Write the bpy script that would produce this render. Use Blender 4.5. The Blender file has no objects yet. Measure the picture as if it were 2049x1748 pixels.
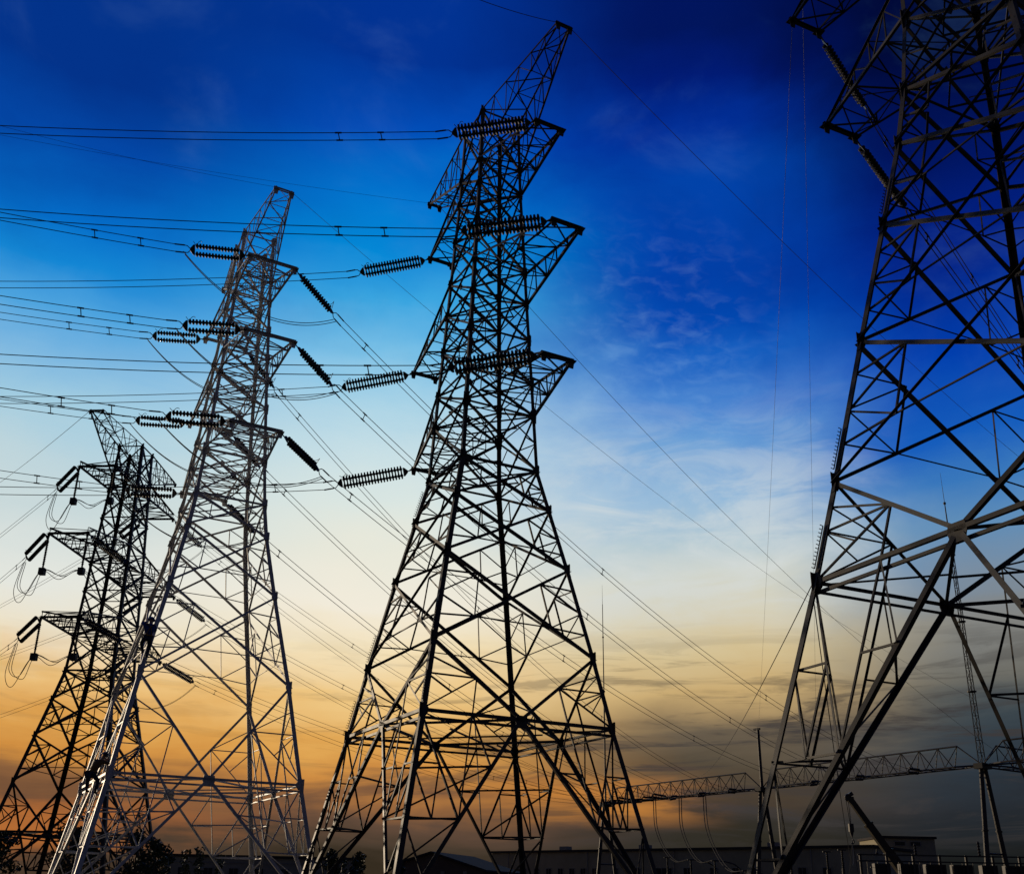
import bpy, bmesh, math, random
from mathutils import Vector, Matrix
random.seed(7)
V = Vector
scene = bpy.context.scene
col = scene.collection
R = math.radians

# ---------------------------------------------------------------- camera
cam = bpy.data.cameras.new('camera')
cam_o = bpy.data.objects.new('camera', cam); col.objects.link(cam_o)
cam.lens = 35.61; cam.sensor_width = 36; cam.sensor_fit = 'HORIZONTAL'
cam.shift_x = 0.0086; cam.shift_y = 0.0767
cam.clip_start = 0.1; cam.clip_end = 6000
cam_o.matrix_world = Matrix.Translation((0, 0, 1.6)) @ Matrix.Rotation(math.pi/2 + 0.361, 4, 'X') @ Matrix.Rotation(0.02, 4, 'Z')
scene.camera = cam_o
H0 = 1.6                                    # eye height: measured heights are above the eye

# ---------------------------------------------------------------- colour management
scene.view_settings.view_transform = 'Standard'
scene.view_settings.look = 'None'
scene.view_settings.exposure = 0.0
scene.view_settings.gamma = 1.0

# ---------------------------------------------------------------- world: dusk sky
SUN_DIR = V((-0.66, 0.74, 0.13)).normalized()      # towards the sun
world = bpy.data.worlds.new('World'); scene.world = world
world.use_nodes = True

def srgb(r, g, b):
    f = lambda c: (c/255/12.92) if c <= 10 else ((c/255+0.055)/1.055)**2.4
    return (f(r), f(g), f(b), 1)

class NT:
    def __init__(s, tree): s.t = tree; s.n = tree.nodes; s.l = tree.links
    def new(s, kind, **kw):
        nd = s.n.new(kind)
        for k, v in kw.items(): setattr(nd, k, v)
        return nd
    def put(s, sock, val):
        if isinstance(val, bpy.types.NodeSocket): s.l.new(val, sock)
        else: sock.default_value = val
    def math(s, op, a, b=None, c=None, clamp=False):
        nd = s.new('ShaderNodeMath', operation=op, use_clamp=clamp)
        for i, v in enumerate((a, b, c)):
            if v is not None: s.put(nd.inputs[i], v)
        return nd.outputs[0]
    def maprange(s, v, a, b, c=0., d=1., smooth=True):
        nd = s.new('ShaderNodeMapRange', interpolation_type='SMOOTHSTEP' if smooth else 'LINEAR')
        s.put(nd.inputs['Value'], v)
        for k, x in (('From Min', a), ('From Max', b), ('To Min', c), ('To Max', d)): nd.inputs[k].default_value = x
        return nd.outputs[0]
    def mix(s, f, a, b, blend='MIX'):
        nd = s.new('ShaderNodeMix', data_type='RGBA', blend_type=blend)
        s.put(nd.inputs['Factor'], f); s.put(nd.inputs['A'], a); s.put(nd.inputs['B'], b)
        nd.inputs  # colour sockets share names, take the RGBA ones by index
        return nd
    def cmix(s, f, a, b, blend='MIX'):
        nd = s.new('ShaderNodeMix', data_type='RGBA', blend_type=blend)
        s.put(nd.inputs[0], f); s.put(nd.inputs[6], a); s.put(nd.inputs[7], b)
        return nd.outputs[2]
    def ramp(s, f, stops, interp='LINEAR'):
        nd = s.new('ShaderNodeValToRGB'); cr = nd.color_ramp; cr.interpolation = interp
        while len(cr.elements) > 1: cr.elements.remove(cr.elements[-1])
        cr.elements[0].position = stops[0][0]; cr.elements[0].color = stops[0][1]
        for p, c in stops[1:]:
            e = cr.elements.new(p); e.color = c
        s.put(nd.inputs[0], f)
        return nd.outputs[0]
    def noise(s, vec, scale, detail=4., rough=.5, dist=0.):
        nd = s.new('ShaderNodeTexNoise'); s.put(nd.inputs['Vector'], vec)
        nd.inputs['Scale'].default_value = scale; nd.inputs['Detail'].default_value = detail
        nd.inputs['Roughness'].default_value = rough; nd.inputs['Distortion'].default_value = dist
        return nd.outputs['Fac']
    def comb(s, x, y, z=0.):
        nd = s.new('ShaderNodeCombineXYZ')
        for i, v in enumerate((x, y, z)): s.put(nd.inputs[i], v)
        return nd.outputs[0]

def build_sky():
    w = NT(world.node_tree)
    for nd in list(w.n): w.n.remove(nd)
    out = w.new('ShaderNodeOutputWorld'); bg = w.new('ShaderNodeBackground')
    w.l.new(bg.outputs[0], out.inputs[0])
    tc = w.new('ShaderNodeTexCoord'); sep = w.new('ShaderNodeSeparateXYZ')
    w.l.new(tc.outputs['Generated'], sep.inputs[0])
    x, y, z = sep.outputs
    az = w.math('ARCTAN2', x, y); el = w.math('ARCSINE', z)
    # soft cloud warp of the elevation so that the colour bands are uneven
    streak = w.comb(w.math('MULTIPLY', az, 2.2), w.math('MULTIPLY', el, 16.))
    n1 = w.noise(streak, 1.6, 5., .55, .6)
    n2 = w.noise(w.comb(w.math('MULTIPLY', az, 3.), w.math('MULTIPLY', el, 5.), 4.), 2.2, 5., .55, .3)
    low = w.maprange(el, .02, .3, 1., .25)
    el2 = w.math('ADD', el, w.math('MULTIPLY', w.math('SUBTRACT', n1, .5), w.math('MULTIPLY', low, .10)))
    el2 = w.math('ADD', el2, w.math('MULTIPLY', w.math('SUBTRACT', n2, .5), .05))
    t = w.math('DIVIDE', el2, 0.9, clamp=True)
    def rp(stops): return w.ramp(t, [(e/0.9, srgb(*c)) for e, c in stops])
    left = rp(SKY_L); mid = rp(SKY_M); rmid = rp(SKY_R); right = rp(SKY_F)
    azw = w.math('ADD', az, w.math('MULTIPLY', w.math('SUBTRACT', n2, .5), .12))
    c = w.cmix(w.maprange(azw, -.44, -.14), left, mid)
    c = w.cmix(w.maprange(azw, -.10, .19), c, rmid)
    c = w.cmix(w.maprange(azw, .24, .45), c, right)
    # away from the sunset the dusk sky is dark blue
    back = w.ramp(t, [(0., srgb(34, 34, 40)), (.25, srgb(48, 50, 62)), (.6, srgb(26, 36, 66)), (1., srgb(10, 26, 70))])
    c = w.cmix(w.maprange(w.math('ABSOLUTE', az), .62, 1.5), c, back)
    # thin rippled cloud on the right of the middle
    rv = w.comb(w.math('ADD', w.math('MULTIPLY', az, 15.), w.math('MULTIPLY', el, 8.)), w.math('MULTIPLY', el, 30.), 1.)
    rip = w.noise(rv, 2.6, 4., .55, .5)
    m = w.math('MULTIPLY', w.maprange(az, .02, .11), w.maprange(az, .20, .33, 1., 0.))
    m = w.math('MULTIPLY', m, w.math('MULTIPLY', w.maprange(el, .32, .43), w.maprange(el, .52, .68, 1., 0.)))
    c = w.cmix(w.math('MULTIPLY', m, w.maprange(rip, .40, .85, 0., .16)), c, srgb(150, 196, 236))
    # wispy white high cloud and darker deep patches
    hv = w.comb(w.math('MULTIPLY', az, 2.4), w.math('MULTIPLY', el, 4.2), 9.)
    hz = w.noise(hv, 1.9, 6., .58, .5)
    c = w.cmix(w.math('MULTIPLY', w.maprange(hz, .5, .82, 0., .10), w.maprange(el, .28, .5)), c, srgb(110, 165, 220))
    c = w.cmix(w.math('MULTIPLY', w.maprange(hz, .28, .5, .13, 0.), w.maprange(el, .4, .6)), c, srgb(0, 20, 105))
    # pale mottled haze above the sunset on the right of the middle
    pv = w.noise(w.comb(w.math('MULTIPLY', az, 5.), w.math('MULTIPLY', el, 15.), 6.), 1.8, 6., .62, .7)
    pm = w.math('MULTIPLY', w.math('MULTIPLY', w.maprange(az, .0, .1), w.maprange(az, .28, .42, 1., 0.)), w.math('MULTIPLY', w.maprange(el, .22, .31), w.maprange(el, .34, .50, 1., 0.)))
    c = w.cmix(w.math('MULTIPLY', pm, w.maprange(pv, .38, .66, 0., .55)), c, srgb(214, 220, 220))
    # an orange break in the cloud just over the gantry
    ov = w.noise(w.comb(w.math('MULTIPLY', az, 4.), w.math('MULTIPLY', el, 30.), 3.), 1.6, 5., .6, .5)
    om = w.math('MULTIPLY', w.math('MULTIPLY', w.maprange(az, -.05, .06), w.maprange(az, .12, .24, 1., 0.)), w.math('MULTIPLY', w.maprange(el, .058, .082), w.maprange(el, .092, .125, 1., 0.)))
    # smoky dusk streaks over the horizon
    sv = w.comb(w.math('MULTIPLY', az, 2.6), w.math('MULTIPLY', el, 24.), 2.)
    st = w.noise(sv, 1.9, 7., .64, 1.0)
    sm = w.math('MULTIPLY', w.maprange(st, .48, .62), w.math('MULTIPLY', w.maprange(el, .03, .09), w.maprange(el, .14, .27, 1., 0.)))
    smr = w.maprange(az, -.3, .2, .14, .85)
    c = w.cmix(w.math('MULTIPLY', sm, smr), c, srgb(60, 56, 56))
    c = w.cmix(w.math('MULTIPLY', om, w.maprange(ov, .36, .62, .1, .75)), c, srgb(206, 134, 58))
    # a little physical sky on top, with the sun in the same place as the lamp
    sky = w.new('ShaderNodeTexSky'); sky.sky_type = 'NISHITA'; sky.sun_disc = False
    sky.sun_elevation = math.asin(SUN_DIR.z); sky.sun_rotation = math.atan2(SUN_DIR.x, SUN_DIR.y)
    sk = w.cmix(1., sky.outputs[0], (.0006, .0006, .0006, 1), 'MULTIPLY')
    c = w.cmix(1., c, sk, 'ADD')
    w.l.new(c, bg.inputs[0]); bg.inputs[1].default_value = 1.0

# (elevation in radians, sRGB) down four bearings, left to right
SKY_L = [(0.013, (30, 27, 25)), (0.039, (72, 55, 45)), (0.062, (182, 106, 48)), (0.080, (112, 76, 52)), (0.101, (140, 95, 58)), (0.122, (206, 140, 62)), (0.148, (218, 158, 78)), (0.178, (234, 190, 122)), (0.221, (236, 225, 200)), (0.265, (228, 230, 222)), (0.331, (200, 216, 218)), (0.375, (188, 212, 220)), (0.419, (162, 204, 224)), (0.462, (126, 184, 224)), (0.505, (76, 163, 222)), (0.546, (16, 134, 212)), (0.588, (0, 108, 200)), (0.647, (0, 70, 165)), (0.704, (0, 50, 138))]
SKY_M = [(0.019, (48, 40, 30)), (0.039, (70, 57, 46)), (0.062, (96, 72, 57)), (0.084, (152, 102, 60)), (0.107, (206, 140, 66)), (0.139, (224, 166, 84)), (0.177, (238, 198, 130)), (0.224, (243, 224, 184)), (0.272, (242, 235, 218)), (0.321, (232, 232, 218)), (0.370, (219, 230, 225)), (0.418, (200, 223, 229)), (0.467, (170, 211, 230)), (0.514, (120, 191, 230)), (0.561, (58, 165, 224)), (0.608, (0, 136, 214)), (0.653, (0, 116, 206)), (0.718, (0, 76, 182)), (0.780, (0, 50, 146))]
SKY_R = [(0.025, (38, 35, 28)), (0.045, (44, 41, 34)), (0.067, (54, 50, 47)), (0.089, (72, 60, 48)), (0.116, (84, 74, 60)), (0.144, (102, 90, 74)), (0.167, (160, 135, 96)), (0.191, (202, 171, 116)), (0.228, (212, 192, 147)), (0.262, (213, 207, 184)), (0.300, (208, 213, 206)), (0.334, (180, 201, 210)), (0.372, (150, 186, 217)), (0.421, (108, 160, 213)), (0.468, (68, 130, 207)), (0.506, (24, 98, 193)), (0.539, (0, 74, 178)), (0.586, (0, 65, 170)), (0.675, (0, 66, 168)), (0.718, (0, 46, 150)), (0.759, (0, 26, 116)), (0.799, (0, 20, 92))]
SKY_F = [(0.028, (18, 20, 21)), (0.046, (24, 27, 29)), (0.087, (36, 41, 48)), (0.129, (44, 54, 64)), (0.164, (60, 70, 76)), (0.194, (108, 107, 100)), (0.238, (130, 131, 128)), (0.282, (120, 141, 162)), (0.326, (94, 140, 182)), (0.370, (58, 120, 187)), (0.414, (20, 92, 187)), (0.480, (0, 62, 172)), (0.565, (0, 32, 132)), (0.647, (0, 20, 96)), (0.743, (0, 8, 56))]
build_sky()

# ---------------------------------------------------------------- sun
sun = bpy.data.lights.new('sun', 'SUN'); sun.energy = 2.0; sun.angle = R(0.5); sun.color = (1.0, 0.80, 0.56)
sun_o = bpy.data.objects.new('sun', sun); col.objects.link(sun_o)
sun_o.rotation_euler = SUN_DIR.to_track_quat('Z', 'Y').to_euler()
sun_o.location = (-60, -10, 60)

# ---------------------------------------------------------------- materials
def material(name, c1, c2, scale=6., rough=.6, metal=0., bump=0., detail=5., rough2=None, coord='Object'):
    m = bpy.data.materials.new(name); m.use_nodes = True
    w = NT(m.node_tree); b = w.n['Principled BSDF']
    tc = w.new('ShaderNodeTexCoord')
    n = w.noise(tc.outputs[coord], scale, detail, .6)
    w.l.new(w.ramp(n, [(.3, (*c1, 1)), (.7, (*c2, 1))]), b.inputs['Base Color'])
    b.inputs['Metallic'].default_value = metal
    w.put(b.inputs['Roughness'], w.maprange(n, .2, .8, rough, rough2 if rough2 is not None else rough+.1))
    if bump:
        bp = w.new('ShaderNodeBump'); bp.inputs['Strength'].default_value = bump; bp.inputs['Distance'].default_value = .02
        w.l.new(w.noise(tc.outputs[coord], scale*6, 3.), bp.inputs['Height']); w.l.new(bp.outputs[0], b.inputs['Normal'])
    return m

def steel(name, c1, c2, rust, amount):
    """weathered galvanised angle iron: cloudy zinc with rust runs down the members"""
    m = material(name, c1, c2, 1.3, .55, .1); w = NT(m.node_tree); b = w.n['Principled BSDF']
    tc = w.new('ShaderNodeTexCoord'); mp = w.new('ShaderNodeMapping'); w.l.new(tc.outputs['Object'], mp.inputs[0]); mp.inputs['Scale'].default_value = (3., 3., .8)
    n = w.noise(mp.outputs[0], 2.2, 7., .68, .4); f = w.noise(tc.outputs['Object'], 14., 4., .6)
    base = b.inputs['Base Color'].links[0].from_socket
    if c1[0] > .3: b.inputs['Metallic'].default_value = .35
    c = w.cmix(w.maprange(n, .50, .68, 0., amount), base, (*rust, 1))
    c = w.cmix(w.maprange(f, .35, .65, .0, .30), c, (*[k*.45 for k in c1], 1))
    w.l.new(c, b.inputs['Base Color']); return m

M = dict(
    dark_steel=steel('dark_steel', (.034, .030, .026), (.085, .072, .058), (.07, .034, .014), 0.7),
        right_steel=steel('right_steel', (.022, .021, .019), (.058, .053, .046), (.065, .034, .016), 0.7),
        bright_steel=steel('bright_steel', (.58, .575, .56), (.80, .79, .76), (.22, .15, .09), 0.35),
        black_steel=steel('black_steel', (.02, .018, .016), (.05, .042, .035), (.05, .024, .01), 0.7),
        fitting=material('fitting', (.03, .03, .03), (.07, .065, .06), 8., .5, .4),
    porcelain=material('porcelain', (.012, .009, .007), (.028, .019, .014), 5., .6, 0.),
    wire=material('wire', (.018, .018, .018), (.04, .04, .04), 2., .8, .0),
    pale_rope=material('pale_rope', (.55, .56, .58), (.7, .7, .72), 3., .7),
    gantry=material('gantry', (.035, .032, .028), (.07, .062, .052), 1.5, .55, .2),
    concrete=material('concrete', (.22, .20, .17), (.34, .31, .27), 1.2, .85, bump=.2),
    wall_tan=material('wall_tan', (.34, .29, .18), (.44, .38, .25), .35, .85, bump=.1),
    wall_pale=material('wall_pale', (.32, .27, .19), (.42, .37, .27), .35, .85, bump=.1),
    wall_brown=material('wall_brown', (.14, .09, .06), (.2, .13, .09), .4, .85, bump=.1),
    roof=material('roof', (.035, .028, .024), (.06, .05, .042), .6, 1.),
    glass=material('glass', (.012, .013, .015), (.03, .03, .035), 1., .12),
    trim=material('trim', (.25, .23, .2), (.35, .32, .28), 2., .6),
    soil=material('soil', (.045, .038, .026), (.085, .072, .045), .25, .95, bump=.4, detail=8.),
    leaf=material('leaf', (.022, .035, .012), (.06, .075, .025), .8, .6),
    bark=material('bark', (.05, .038, .028), (.1, .08, .06), 6., .9, bump=.5),
    crane_paint=material('crane_paint', (.03, .022, .01), (.05, .038, .015), 2., .45),
    skin=material('skin', (.40, .25, .17), (.48, .31, .22), 9., .55),
    blue_cloth=material('blue_cloth', (.015, .05, .20), (.03, .09, .30), 12., .85),
    brown_cloth=material('brown_cloth', (.16, .085, .03), (.24, .13, .05), 12., .85),
    navy_cloth=material('navy_cloth', (.012, .02, .05), (.025, .035, .08), 12., .85),
    helmet_blue=material('helmet_blue', (.02, .05, .2), (.03, .07, .26), 3., .3),
    helmet_black=material('helmet_black', (.012, .012, .014), (.02, .02, .024), 3., .3),
    strap=material('strap', (.25, .12, .02), (.35, .18, .03), 9., .7),
    boot=material('boot', (.02, .015, .012), (.04, .03, .025), 9., .6),
)

# ---------------------------------------------------------------- mesh helpers
class MB:
    def __init__(s): s.v = []; s.f = []
    def poly(s, pts, faces):
        o = len(s.v); s.v += [tuple(p) for p in pts]; s.f += [[i+o for i in f] for f in faces]
    def prism(s, ringA, ringB):
        n = len(ringA)
        s.poly(list(ringA)+list(ringB), [[i, (i+1) % n, n+(i+1) % n, n+i] for i in range(n)] + [list(range(n))[::-1], list(range(n, 2*n))])
    def box(s, c, size, rot=None):
        c = V(c); hx, hy, hz = (k/2 for k in size)
        A = [V((-hx, -hy, -hz)), V((hx, -hy, -hz)), V((hx, hy, -hz)), V((-hx, hy, -hz))]
        B = [p+V((0, 0, 2*hz)) for p in A]
        if rot is not None: A = [rot @ p for p in A]; B = [rot @ p for p in B]
        s.prism([c+p for p in A], [c+p for p in B])
    def angle(s, P, Q, b, vin, flip=1, off=0., t=None):
        """a rolled angle section from P to Q; one flange lies square to vin, the other points along it"""
        P = V(P); Q = V(Q); d = Q-P
        if d.length < 1e-4: return
        d.normalize(); v = V(vin) - d*d.dot(V(vin))
        if v.length < 1e-3: v = d.orthogonal()
        v.normalize(); u = d.cross(v)*flip
        if u.z < -.02: u = -u; flip = -flip
        t = t or max(.009, b*.11)
        prof = [(-b/2, 0), (b/2, 0), (b/2, t), (-b/2+t, t), (-b/2+t, b), (-b/2, b)]
        A = [P+u*x+v*(y+off) for x, y in prof]; B = [Q+u*x+v*(y+off) for x, y in prof]
        s.prism(A, B)
    def tube(s, pts, r, n=6, r2=None, caps=True):
        pts = [V(p) for p in pts]; k = len(pts); rings = []
        up = V((0, 0, 1)); d0 = (pts[1]-pts[0]).normalized()
        a = d0.cross(up)
        if a.length < .05: a = d0.cross(V((1, 0, 0)))
        a.normalize()
        for i, p in enumerate(pts):
            d = (pts[min(i+1, k-1)]-pts[max(i-1, 0)]).normalized()
            a = (a - d*a.dot(d)).normalized(); b = d.cross(a)
            rr = r if r2 is None else r+(r2-r)*i/(k-1)
            rings.append([p + (a*math.cos(2*math.pi*j/n)+b*math.sin(2*math.pi*j/n))*rr for j in range(n)])
        o = len(s.v)
        for rg in rings: s.v += [tuple(q) for q in rg]
        for i in range(k-1):
            for j in range(n):
                s.f.append([o+i*n+j, o+i*n+(j+1) % n, o+(i+1)*n+(j+1) % n, o+(i+1)*n+j])
        if caps:
            s.f.append([o+j for j in range(n)][::-1]); s.f.append([o+(k-1)*n+j for j in range(n)])
    def lathe(s, prof, n=12, axis='x', origin=(0, 0, 0)):
        o = len(s.v); og = V(origin)
        for a, r in prof:
            for j in range(n):
                c, q = math.cos(2*math.pi*j/n)*r, math.sin(2*math.pi*j/n)*r
                s.v.append(tuple(og+V((a, c, q) if axis == 'x' else (c, q, a))))
        for i in range(len(prof)-1):
            for j in range(n):
                s.f.append([o+i*n+j, o+(i+1)*n+j, o+(i+1)*n+(j+1) % n, o+i*n+(j+1) % n])
        s.f.append([o+j for j in range(n)]); s.f.append([o+(len(prof)-1)*n+j for j in range(n)][::-1])
    def plate(s, c, u, v, n, pts, t):
        """flat plate with outline pts given along u, v; thickness t along n"""
        c, u, v, n = V(c), V(u), V(v), V(n)
        A = [c+u*a+v*b-n*t/2 for a, b in pts]; s.prism(A, [p+n*t for p in A])
    def build(s, name, mat, parent=None, loc=None, smooth=False):
        me = bpy.data.meshes.new(name); me.from_pydata(s.v, [], s.f); me.update()
        bm = bmesh.new(); bm.from_mesh(me); bmesh.ops.recalc_face_normals(bm, faces=bm.faces); bm.to_mesh(me); bm.free()
        if smooth:
            for p in me.polygons: p.use_smooth = True
        me.materials.append(mat)
        o = bpy.data.objects.new(name, me); col.objects.link(o)
        if parent is not None: o.parent = parent
        if loc is not None: o.location = loc
        return o

def tag(o, label, cat, group=None, kind=None):
    if label: o['label'] = label
    if cat: o['category'] = cat
    if group: o['group'] = group
    if kind: o['kind'] = kind
    return o
def empty(name, loc=(0, 0, 0), rz=0.):
    o = bpy.data.objects.new(name, None); col.objects.link(o); o.location = loc; o.rotation_euler = (0, 0, rz)
    o.empty_display_size = .5
    return o
def lerp(a, b, t): return V(a)*(1-t)+V(b)*t

# ---------------------------------------------------------------- the setting
g = MB(); g.poly([(-3000, -1500, 0), (3000, -1500, 0), (3000, 4500, 0), (-3000, 4500, 0)], [[0, 1, 2, 3]])
g.build('ground', M['soil'])['kind'] = 'structure'

# ---------------------------------------------------------------- lattice pylons
CORN = dict(A=(-1, -1), B=(1, -1), C=(1, 1), D=(-1, 1))
FACES = [('A', 'B', (0, 1, 0)), ('B', 'C', (-1, 0, 0)), ('C', 'D', (0, -1, 0)), ('D', 'A', (1, 0, 0))]

class Pylon:
    """levels: [(z above eye, half width)] from the lowest ring up; local x to the right, -y to the camera side"""
    def __init__(s, name, label, c, yaw, mat, levels, arms, horn, tw, leg, main, sec, ring=0, htip=.15, horn_tw=.3, waist=4, combs=False):
        s.combs = combs
        s.c, s.yaw, s.arms, s.tw = c, R(yaw), arms, tw
        s.horn, s.horn_tw = horn, horn_tw
        s.root = empty('lattice_pylon', (c[0], c[1], 0), R(yaw)); tag(s.root, label, 'pylon')
        s.m = M[mat]; s.lev = [(z+H0, w) for z, w in levels]; s.leg_b, s.main, s.sec = leg, main, sec
        z0, w0 = s.lev[0]; z1, w1 = s.lev[1]
        s.foot_w = w0 + (w0-w1)/(z1-z0)*z0*1.12
        s.ring = ring; s.htip = htip; s.waist = waist
        s.legs(); s.base(); s.panels(); s.crossarms(); s.horns()
    def wat(s, z):
        L = [(0., s.foot_w)]+s.lev
        for (za, wa), (zb, wb) in zip(L, L[1:]):
            if z <= zb: return wa+(wb-wa)*(z-za)/(zb-za)
        return L[-1][1]
    def pt(s, k, z):
        w = s.wat(z); x, y = CORN[k]; return V((x*w, y*w, z))
    def world(s, p): return Matrix.Translation((s.c[0], s.c[1], 0)) @ Matrix.Rotation(s.yaw, 4, 'Z') @ V(p)
    def legs(s):
        for k, (x, y) in CORN.items():
            m = MB(); zs = [0.]+[z for z, w in s.lev]; b = s.leg_b
            pts = [s.pt(k, z) for z in zs]
            t = b*.11; prof = [(0, 0), (b, 0), (b, t), (t, t), (t, b), (0, b)]
            for i in range(len(zs)-1):
                sc = 1. if i < s.waist+1 else .82
                A = [pts[i]+V((-x*p*sc, -y*q*sc, 0)) for p, q in prof]; B = [pts[i+1]+V((-x*p*sc, -y*q*sc, 0)) for p, q in prof]
                m.prism(A, B)
                # splice plates at the joint, set proud of the leg
                if i and i < 9:
                    d = (pts[i+1]-pts[i]).normalized()
                    for ax in (V((-x, 0, 0)), V((0, -y, 0))):
                        n = V((0, y, 0)) if abs(ax.x) > .5 else V((x, 0, 0))
                        m.plate(pts[i]+ax*b*.5+n*.012, ax, d, n, [(-b*.40, -.3), (b*.40, -.3), (b*.40, .3), (-b*.40, .3)], .014)
            # concrete foot
            o = m.build('leg', s.m, s.root)
            f = MB(); f.lathe([(-.3, .42), (.32, .40), (.36, .36)], 14, 'z', s.pt(k, 0)); f.build('foundation', M['concrete'], s.root, smooth=False)
            if s.combs and k in 'AD':
                # short combs of close-set climbing bolts above the lower nodes
                for lv in (0, 1, 3):
                    z = s.lev[lv][0]+.35; sb = MB(); side = V((x, 0, 0)) if k == 'D' else V((x*.7, y*.7, 0))
                    sb.tube([s.pt(k, z)+side*.035, s.pt(k, z+1.1)+side*.035], .016, 5)
                    for q in range(12):
                        p = s.pt(k, z+q*.1); sb.tube([p+side*.03, p+side*.13+V((0, 0, .02))], .012, 5)
                    sb.build('step_bolts', s.m, o)
    def gusset(s, mb, p, u, n, w, h, dy=0.):
        z = V((0, 0, 1)); z = (z - V(n)*z.dot(V(n))).normalized()
        mb.plate(V(p)+V(n)*.02, u, z, n, [(-w*.25, -h), (w*.6, -h*.8), (w, -h*.15), (w, h*.15), (w*.6, h*.8), (-w*.25, h)], .016)
    def base(s):
        """inverted V from the middle of the ring to the feet on each face, with redundant bracing"""
        zr = s.lev[s.ring][0]; mids = []
        Vp = {}
        for p, q, n in FACES:
            P, Q = s.pt(p, zr), s.pt(q, zr); mid = (P+Q)/2; mids.append(mid)
            m = MB(); n = V(n)
            dz = V((0, 0, -.26))
            m.angle(P, Q, s.main*1.05, n, 1, .02); m.angle(P+dz, Q+dz, s.main*.8, n, -1, .06)
            u = (Q-P).normalized()
            zz = V((0, 0, 1))
            m.plate(mid+V(n)*.03, u, zz, n, [(-.26, -.08), (-.18, -.3), (.18, -.3), (.26, -.08), (.22, .14), (-.22, .14)], .02)
            for k, K, sg in ((p, P, 1), (q, Q, -1)):
                F = s.pt(k, .35)
                m.angle(mid, F, s.main*1.25, n, sg, .05)
                L = [lerp(K, F, t) for t in (0, .25, .5, .75, 1)]; W = [lerp(mid, F, t) for t in (0, .25, .5, .75, 1)]
                Vp[(k, p+q)] = W
                R1 = lerp(K, mid, .5)
                for a, b in ((R1, W[1]), (R1, W[2]), (K, W[2]), (L[2], W[2]), (L[2], W[3]), (L[3], W[3]),
                             (L[1], lerp(K, W[2], .5)), (lerp(K, W[2], .5), lerp(L[2], W[2], .5)), (L[1], lerp(L[2], W[2], .5)),
                             (lerp(R1, W[2], .5), W[1])):
                    m.angle(a, b, s.sec*(1.25 if a is K else 1.), n, random.choice((1, -1)), .045+random.random()*.02)
                s.gusset(m, K, u*sg, n, .30, .26)
            m.build('base_bracing', s.m, s.root)
        # flat diamond inside the ring and the hip bracing round each leg
        m = MB()
        for i in range(4):
            m.angle(mids[i]+V((0, 0, -.05)), mids[(i+1) % 4]+V((0, 0, -.05)), s.main*.85, (0, 0, 1), 1)
        for i, k in enumerate('BCDA'):
            K = s.pt(k, zr); m.angle(K+V((0, 0, -.1)), lerp(mids[i], mids[(i+1) % 4], .5)+V((0, 0, -.1)), s.sec, (0, 0, 1), 1)
        m.angle(lerp(mids[0], mids[1], .5)+V((0, 0, -.18)), lerp(mids[2], mids[3], .5)+V((0, 0, -.18)), s.sec, (0, 0, 1))
        m.angle(lerp(mids[1], mids[2], .5)+V((0, 0, -.28)), lerp(mids[3], mids[0], .5)+V((0, 0, -.28)), s.sec, (0, 0, 1))
        m.build('ring_diaphragm', s.m, s.root)
        for k in 'ABCD':
            m = MB()
            fs = [f for f in Vp if f[0] == k]; W1, W2 = Vp[fs[0]], Vp[fs[1]]
            for t in (1, 2, 3): m.angle(W1[t], W2[t], s.sec*1.15, (0, 0, 1), 1)
            m.angle(W1[1], W2[2], s.sec, (0, 0, 1), 1); m.angle(W1[2], W2[3], s.sec, (0, 0, 1), 1)
            hz = (W1[2]+W2[2])/2; m.angle(hz, s.pt(k, hz.z), s.sec, (0, 0, 1), 1)
            m.build('hip_bracing', s.m, s.root)
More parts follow.
